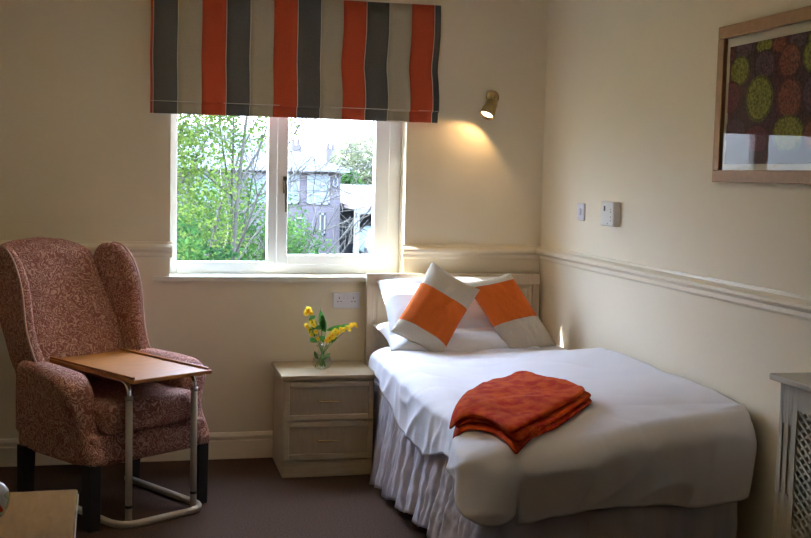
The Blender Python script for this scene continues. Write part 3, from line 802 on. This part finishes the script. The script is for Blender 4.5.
# ------------------------------------------------------------------ radiator cover
rc = thing('radiator_cover', 'grey painted radiator cover with lattice grille against the right wall', 'radiator cover', (2.03, -2.672, 0))
YE = -1.10
MB().box(-.030, YE - .03, .880, .1505, .022, .900).build('top_shelf', MAT['cover'], rc, bevel=.004)
m = MB(); m.box(.005, -.100, .0, .022, .0, .880)
for a_, c_ in ((-.022, 0), (-.056, -.039), (-.100, -.073)): m.box(0, a_, 0, .0051, c_, .880)
for a_, c_ in ((-.039, -.022), (-.073, -.056)): m.box(0, a_, 0, .0051, c_, .52); m.box(0, a_, .745, .0051, c_, .880)
m.box(0, YE, 0, .022, YE + .112, .880); m.box(0, YE + .112, .80, .022, -.100, .880); m.box(0, YE + .112, 0, .022, -.100, .12); m.box(.022, -.02, 0, .150, 0, .880); m.box(.022, YE, 0, .150, YE + .02, .880)
body = m.build('cabinet', MAT['cover'], rc, bevel=.002)
m = MB(); pitch = .029; y0, y1, z0, z1 = YE + .112, -.100, .12, .80
def clipseg(c, sgn):
    # line z = sgn*y + c  clipped to the rectangle
    pts = []
    for yy in (y0, y1):
        z = sgn * yy + c
        if z0 <= z <= z1: pts.append((yy, z))
    for zz in (z0, z1):
        y = (zz - c) / sgn
        if y0 < y < y1: pts.append((y, zz))
    return pts[:2] if len(pts) >= 2 else None
for sgn, xx in ((.64, .006), (-.64, .009)):
    c = -2.5
    while c < 2.5:
        p = clipseg(c, sgn)
        if p and hypot(p[0][0] - p[1][0], p[0][1] - p[1][1]) > .005:
            a = Vector((xx, *p[0])); b_ = Vector((xx, *p[1])); d = (b_ - a).normalized(); nrm = Vector((0, -d.z, d.y)) * .0042; dx_ = Vector((.002, 0, 0))
            vs = [a - nrm - dx_, a + nrm - dx_, a + nrm + dx_, a - nrm + dx_, b_ - nrm - dx_, b_ + nrm - dx_, b_ + nrm + dx_, b_ - nrm + dx_]
            m.add(vs, [(0, 1, 2, 3), (7, 6, 5, 4), (0, 4, 5, 1), (1, 5, 6, 2), (2, 6, 7, 3), (3, 7, 4, 0)])
        c += pitch
m.build('lattice_grille', MAT['cover'], rc)

# added uplight, unseen above the frame, to brighten the upper walls
cl = thing('added_fill_uplight', 'added unseen uplight in a cream bowl, brightening ceiling and upper walls', 'added fill light', (.35, -2.0, ZC))
MB().lathe([(0, 0), (.06, 0), (.06, -.02), (.02, -.035), (0, -.035)], 24).build('ceiling_rose', MAT['plastic'], cl, smooth=True)
MB().tube([(0, 0, -.03), (0, 0, -.34)], .006, 8).build('rod', MAT['brass'], cl, smooth=True)
MB().lathe([(.215, -.21), (.212, -.24), (.19, -.29), (.14, -.33), (.07, -.355), (0, -.36)], 32).build('bowl', MAT['ceil'], cl, smooth=True, solid=.008)
MB().lathe([(0, -.265), (.12, -.265), (.15, -.28), (.12, -.29), (0, -.29)], 24).build('light_disc', emis('fill_glow', (1, .83, .60), UPL), cl, smooth=True)  # glowing disc of the added uplight, fills the room off the ceiling

# ------------------------------------------------------------------ outside
ground = struct(MB().add([(-40, .35, -2.3), (60, .35, -2.3), (80, 140, -2.3), (-60, 140, -2.3)], [(0, 1, 2, 3)]).build('ground', plain('rough_grass', (.03, .045, .012), (.05, .045, .025), .6, 1)))

BR = brick('building_brick', (.055, .044, .050), (.042, .036, .046), (.062, .064, .078), 1.0)
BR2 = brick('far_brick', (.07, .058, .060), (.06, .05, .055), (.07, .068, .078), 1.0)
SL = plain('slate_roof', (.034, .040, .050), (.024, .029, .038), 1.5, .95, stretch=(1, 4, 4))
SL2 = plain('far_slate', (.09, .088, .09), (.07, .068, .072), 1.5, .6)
WHT = plain('outdoor_white_paint', (.11, .12, .14), None, 3, .5)
SKYG = plain('window_reflecting', (.06, .08, .11), (.09, .12, .15), .8, .15)
DRK = plain('outdoor_dark', (.012, .016, .026), None, 3, .6)
def house(name, label, x0, x1, y0, y1, ze, zr, ridge=None, brickm=BR, roofm=SL, hip=1.0, wins=(), chim=()):
    r = thing(name, label, 'building', ((x0 + x1) / 2, y0, -2.3))
    ox, oy, oz = (x0 + x1) / 2, y0, -2.3
    MB().box(x0 - ox, 0, 0, x1 - ox, y1 - oy, ze - oz).build('walls', brickm, r)
    e = .35; yc = (y1 - y0) / 2
    vs = [(x0 - ox - e, -e, ze - oz), (x1 - ox + e, -e, ze - oz), (x1 - ox + e, y1 - oy + e, ze - oz), (x0 - ox - e, y1 - oy + e, ze - oz), (x0 - ox + hip, yc, zr - oz), (x1 - ox - hip, yc, zr - oz)]
    MB().add(vs, [(0, 1, 5, 4), (1, 2, 5), (2, 3, 4, 5), (3, 0, 4), (3, 2, 1, 0)]).build('roof', roofm, r)
    MB().box(x0 - ox - e, -e - .06, ze - oz - .14, x1 - ox + e, -e + .04, ze - oz + .02).build('gutter', WHT, r)
    for (a, b_, c, d, nx, nzz, gm) in wins:
        f = MB(); fw = .07
        f.box(a - ox, -.05, c - oz, b_ - ox, .02, c - oz + fw); f.box(a - ox, -.05, d - oz - fw, b_ - ox, .02, d - oz)
        for i in range(nx + 1):
            X = a + (b_ - a - fw) * i / nx; f.box(X - ox, -.05, c - oz, X - ox + fw, .02, d - oz)
        for j in range(1, nzz):
            Z = c + (d - c) * j / nzz; f.box(a - ox, -.045, Z - oz - fw / 2, b_ - ox, .02, Z - oz + fw / 2)
        fo = f.build('window_frame', WHT, r)
        MB().box(a - ox + .02, -.02, c - oz + .02, b_ - ox - .02, -.012, d - oz - .02).build('glazing', gm, fo)
    for (cx0, cyo, cz0, cz1, cw) in chim:
        co = MB().box(cx0 - ox - cw / 2, cyo - oy - .35, cz0 - oz, cx0 - ox + cw / 2, cyo - oy + .35, cz1 - oz).build('chimney', brickm, r)
        for k in (-.25, .25):
            MB().lathe([(0, 0), (.13, 0), (.11, .45), (0, .45)], 8, Matrix.Translation((cx0 - ox + k * cw, cyo - oy, cz1 - oz))).build('chimney_pot', BR2, co)
    return r
house('brick_building', 'large brick building with tall pale windows and slate roof seen through the window', -3.0, 9.1, 45, 54, 1.72, 3.7, hip=5.0,
      wins=[(7.55, 8.60, .10, 1.48, 3, 3, SKYG), (6.2, 7.2, .10, 1.48, 3, 3, SKYG), (4.9, 5.9, .10, 1.48, 3, 3, SKYG), (8.15, 8.42, -1.3, -.30, 1, 1, DRK), (7.0, 7.5, -1.6, -.5, 1, 1, DRK), (8.72, 8.98, .9, 1.4, 1, 1, DRK), (2.5, 3.6, .1, 1.48, 3, 3, SKYG)])
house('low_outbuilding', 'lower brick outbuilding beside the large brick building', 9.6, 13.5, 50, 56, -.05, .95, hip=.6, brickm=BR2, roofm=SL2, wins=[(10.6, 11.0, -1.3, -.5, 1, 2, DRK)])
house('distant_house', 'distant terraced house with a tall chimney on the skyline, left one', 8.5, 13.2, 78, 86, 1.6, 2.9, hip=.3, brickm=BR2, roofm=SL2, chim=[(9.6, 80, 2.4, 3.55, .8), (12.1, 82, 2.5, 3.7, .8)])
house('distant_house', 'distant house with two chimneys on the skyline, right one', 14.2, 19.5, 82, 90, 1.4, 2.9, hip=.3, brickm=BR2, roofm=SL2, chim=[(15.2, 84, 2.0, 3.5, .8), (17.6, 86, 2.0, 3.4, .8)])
# white garage / carport
g = thing('white_carport', 'white framed carport with flat pinkish roof in the yard', 'carport', (10.8, 43, -2.3))
MB().box(-1.5, -.2, 2.28, 1.9, 4.2, 2.46).build('flat_roof', plain('pinkish_roof', (.16, .125, .12), None, 2, .8), g)
MB().box(-1.45, -.18, 2.08, 1.85, -.10, 2.28).build('fascia', WHT, g)
for xx in (-1.42, 1.62): MB().box(xx, -.15, 0, xx + .22, .05, 2.28).build('post', WHT, g)
m = MB(); m.box(-1.4, 4.0, 0, 1.8, 4.1, 2.28); m.box(1.72, .1, 0, 1.8, 4.0, 2.28); m.build('back_panel', DRK, g)
# small pale car in it
car = thing('parked_car', 'pale bluish white car parked under the white carport', 'car', (10.75, 42.3, -2.3))
def carf(u, v):
    a = u * 2 * pi; zs = [0.28, .35, .62, .85, .95, 1.35, 1.46, 1.48]; ws = [.72, .80, .84, .82, .78, .64, .52, .05]; ls = [1.7, 1.85, 1.9, 1.85, 1.7, .95, .75, .05]
    i = min(6, int(v * 7)); t = v * 7 - i
    z = zs[i] + (zs[i + 1] - zs[i]) * t; w_ = ws[i] + (ws[i + 1] - ws[i]) * t; l = ls[i] + (ls[i + 1] - ls[i]) * t
    c, s = cos(a), sin(a)
    return (w_ * abs(c) ** .45 * (1 if c > 0 else -1), 1.9 + l * abs(s) ** .45 * (1 if s > 0 else -1), z)
MB().grid(carf, 40, 22, closeu=True).build('car_body', plain('car_paint', (.24, .31, .34), None, 2, .3), car, smooth=True)
MB().add([(-.56, .93, 1.0), (.56, .93, 1.0), (.48, 1.17, 1.33), (-.48, 1.17, 1.33)], [(0, 1, 2, 3)]).build('windscreen', DRK, car, solid=.01)
for xx in (-.74, .74):
    for yy in (.75, 3.05):
        MB().lathe([(0, -.09), (.28, -.09), (.31, -.05), (.31, .05), (.28, .09), (0, .09)], 20, Matrix.Translation((xx, yy, .31)) @ Matrix.Rotation(pi / 2, 4, 'Y')).build('wheel', MAT['black'], car, smooth=True)

# garden wall
gw = MB(); gw.box(-6, 33.6, -2.3, 13, 34.0, -1.35); gw.build('garden_wall', BR, None); 
tag(bpy.data.objects['garden_wall'], 'low dark brick garden wall in front of the large brick building', 'wall')

# trees -------------------------------------------------------------
def leaves_mesh(blobs, n, size, seed, flat=.5):
    r = random.Random(seed); mb = MB(); vols = [b_[3] * b_[4] * b_[5] for b_ in blobs]; tot = sum(vols)
    for b_, vol in zip(blobs, vols):
        k = int(n * vol / tot)
        for _ in range(k):
            while True:
                p = Vector((r.uniform(-1, 1), r.uniform(-1, 1), r.uniform(-1, 1)))
                if p.length < 1: break
            q = Vector((b_[0] + p.x * b_[3], b_[1] + p.y * b_[4], b_[2] + p.z * b_[5]))
            if nz(q.x * 1.7, q.y * 1.7, q.z * 1.7 + seed) < -.12 and r.random() < .8: continue
            d = Vector((r.gauss(0, 1), r.gauss(0, 1), r.gauss(0, .7))).normalized(); s = d.orthogonal().normalized()
            s = (Matrix.Rotation(r.uniform(0, 6.3), 3, d) @ s); nn = d.cross(s); Lf = size * r.uniform(.6, 1.3); W = Lf * .33
            vs = [q, q + d * Lf * .5 + s * W + nn * W * flat, q + d * Lf, q + d * Lf * .5 - s * W + nn * W * flat]
            mb.add(vs, [(0, 1, 2), (0, 2, 3)])
    return mb
def branch(mb, p, d, Ln, r0, depth, rr, up=.12):
    pts = [p]; n = 6; cur = Vector(p); dd = Vector(d).normalized()
    for i in range(n):
        dd = (dd + Vector((rr.gauss(0, .10), rr.gauss(0, .10), rr.gauss(0, .06) + up * .15))).normalized(); cur = cur + dd * Ln / n; pts.append(cur.copy())
        if depth > 0 and i >= 1:
            for _ in range(2):
                if rr.random() < .5:
                    a = rr.uniform(0, 6.28); o = dd.orthogonal().normalized(); o = Matrix.Rotation(a, 3, dd) @ o
                    branch(mb, cur, (dd * .75 + o * rr.uniform(.5, .95)), Ln * rr.uniform(.4, .62), r0 * (1 - i / n * .6) * .5, depth - 1, rr, up)
    mb.tube(pts, [max(.004, r0 * (1 - .75 * i / n)) for i in range(n + 1)], 5, cap=False)
BARK = plain('pale_bark', (.04, .037, .03), (.022, .02, .017), 4, .95)
DBARK = plain('dark_bark', (.09, .075, .055), None, 4, .9)
def tree(name, label, x, y, stems, blobs, n, size, leafm, seed, cat='tree', depth=3, bark=BARK, Ln=3.4, r0=.07, group=None):
    r = thing(name, label, cat, (x, y, -2.3), 0, group); rr = random.Random(seed); mb = MB()
    for (dx, dy, sx, sy, sz, L_, rad) in stems:
        branch(mb, Vector((dx, dy, 0)), (sx, sy, sz), L_, rad, depth, rr)
    mb.build('branches', bark, r, smooth=True)
    if n: leaves_mesh(blobs, n, size, seed).build('foliage', leafm, r)
    return r
LY = leafy('spring_leaf', (.035, .070, .014), (.11, .15, .035), 2.0)
LG = leafy('shrub_leaf', (.012, .036, .012), (.06, .115, .03), 2.5)
LD = leafy('laurel_leaf', (.008, .025, .010), (.035, .08, .02), 1.6, .35)
LP = leafy('pale_blossom', (.09, .11, .06), (.14, .15, .09), .6)
tree('budding_tree', 'tall budding tree with pale bare branches and yellow green leaves outside left pane', .55, 8.2,
     [(-.5, 0, .16, 0, 1, 5.6, .045), (-.2, .3, .10, .0, 1, 5.2, .04), (.0, -.2, .26, 0, 1, 5.6, .045), (.15, .2, .36, .1, 1, 5.4, .035), (-.4, .2, -.1, .1, 1, 5.0, .045)],
     [(-.1, .2, 3.5, 1.0, 1.2, 1.4), (-.7, .2, 4.7, 1.3, 1.2, 1.4), (.5, .4, 4.9, 1.2, 1.1, 1.0)], 26000, .055, LY, 11, depth=3)
tree('garden_shrub', 'broad mid green shrub with arching twigs filling the lower left pane', 1.0, 11.5,
     [(0, 0, .3, 0, 1, 3.4, .04), (-.4, .2, -.3, 0, 1, 3.2, .04), (.5, 0, .5, 0, 1, 3.2, .04), (.9, .2, .2, .1, 1, 3.0, .03)],
     [(-.3, 0, 2.1, 1.5, 1.2, 1.2), (1.1, .3, 2.0, 1.2, 1.1, 1.15), (.4, 0, 2.9, 1.3, 1.1, .85)], 22000, .065, LG, 23, 'shrub', depth=3, bark=BARK)
tree('laurel_bush', 'dark green laurel bush low in the left pane nearest the house', .45, 6.0,
     [(0, 0, .2, 0, 1, 2.2, .03), (.3, 0, -.2, 0, 1, 2.0, .03)],
     [(-.2, 0, 2.35, .75, .6, 1.0), (.55, .1, 2.1, .75, .6, .95)], 7000, .07, LD, 31, 'shrub', depth=2, bark=DBARK)
tree('bramble_hedge', 'tangled green hedge with bare twigs in front of the brick building', 4.3, 20.5,
     [(-.6, 0, .5, 0, 1, 2.6, .03), (0, 0, .9, 0, 1, 3.0, .03), (.7, 0, 1.0, 0, .7, 3.4, .03), (1.6, .3, 1.0, 0, .5, 3.0, .03), (-.2, 0, -.5, 0, 1, 2.4, .03)],
     [(-.9, 0, 1.5, .8, .8, 1.25), (.0, .2, .8, 1.2, .8, .85)], 4200, .13, LG, 41, 'hedge', depth=3, bark=BARK)
tree('ivy_tree', 'ivy covered tree trunk at the right edge of the right pane', 4.55, 14.5,
     [(0, 0, -.02, 0, 1, 6.0, .055)],
     [(.1, 0, 3.5, .34, .35, 1.2), (.1, 0, 5.2, .45, .4, 1.2), (.1, 0, 2.2, .3, .3, .9)], 9000, .07, LG, 55, depth=0, bark=BARK)
tree('pale_tree', 'distant pale blossoming tree behind the low outbuilding', 14.6, 67,
     [(0, 0, 0, 0, 1, 4.5, .15), (0, 0, .4, 0, 1, 4.2, .12)], [(0, 0, 4.2, 2.4, 2.0, 2.2), (2.2, 0, 3.5, 1.7, 1.6, 1.8)], 5000, .28, LP, 61, depth=2)
tree('dark_conifer', 'dark evergreen rising behind the low outbuilding roof', 11.9, 58.5,
     [(0, 0, 0, 0, 1, 3.4, .1)], [(0, 0, 2.9, 1.0, .9, 1.2)], 2200, .2, LD, 71, depth=1, bark=DBARK)

# ------------------------------------------------------------------ light
w = bpy.data.worlds.new('world'); sc.world = w; w.use_nodes = True; nt = w.node_tree
for n in list(nt.nodes): nt.nodes.remove(n)
out = N(nt, 'ShaderNodeOutputWorld'); bg = N(nt, 'ShaderNodeBackground', Strength=16.0)
tc = N(nt, 'ShaderNodeTexCoord'); sx = N(nt, 'ShaderNodeSeparateXYZ'); nt.links.new(tc.outputs['Generated'], sx.inputs[0])
r = N(nt, 'ShaderNodeValToRGB'); r.color_ramp.elements[0].position = 0; r.color_ramp.elements[0].color = (.22, .24, .26, 1)
r.color_ramp.elements[1].position = .45; r.color_ramp.elements[1].color = (.66, .80, 1.05, 1)
nt.links.new(sx.outputs['Z'], r.inputs[0]); nt.links.new(r.outputs[0], bg.inputs[0]); nt.links.new(bg.outputs[0], out.inputs[0])
sun = add_light('sun', 'SUN', (-5, 6, 10), 15.0, (1, .95, .86), angle=radians(.6))
sun.rotation_euler = Vector((2.2, -1.0, -2.3)).to_track_quat('-Z', 'Y').to_euler()

# ------------------------------------------------------------------ camera
cam = bpy.data.cameras.new('camera'); cam.sensor_width = 36; cam.lens = 1122.46 * 36 / 811; cam.clip_end = 400; cam.clip_start = .05
co = bpy.data.objects.new('camera', cam); COL.objects.link(co)
yaw, pitch, roll = .236385, .0830515, .0242189
f = Vector((sin(yaw) * cos(pitch), cos(yaw) * cos(pitch), -sin(pitch))); r_ = Vector((cos(yaw), -sin(yaw), 0)); u_ = r_.cross(f)
r2 = r_ * cos(roll) + u_ * sin(roll); u2 = -r_ * sin(roll) + u_ * cos(roll)
M4 = Matrix(((r2.x, u2.x, -f.x, 0), (r2.y, u2.y, -f.y, -5.87766), (r2.z, u2.z, -f.z, 1.51), (0, 0, 0, 1)))
co.matrix_world = M4
sc.camera = co

sc.view_settings.view_transform = 'Standard'; sc.view_settings.look = 'None'; sc.view_settings.gamma = 1; sc.view_settings.exposure = 1.1
sc.view_settings.use_curve_mapping = False
sc.cycles.use_denoising = True
try: sc.cycles.denoiser = 'OPENIMAGEDENOISE'
except Exception: pass
sc.cycles.max_bounces = 10; sc.cycles.diffuse_bounces = 8; sc.cycles.transparent_max_bounces = 12
sc.cycles.caustics_reflective = False; sc.cycles.caustics_refractive = False
sc.cycles.sample_clamp_indirect = 6
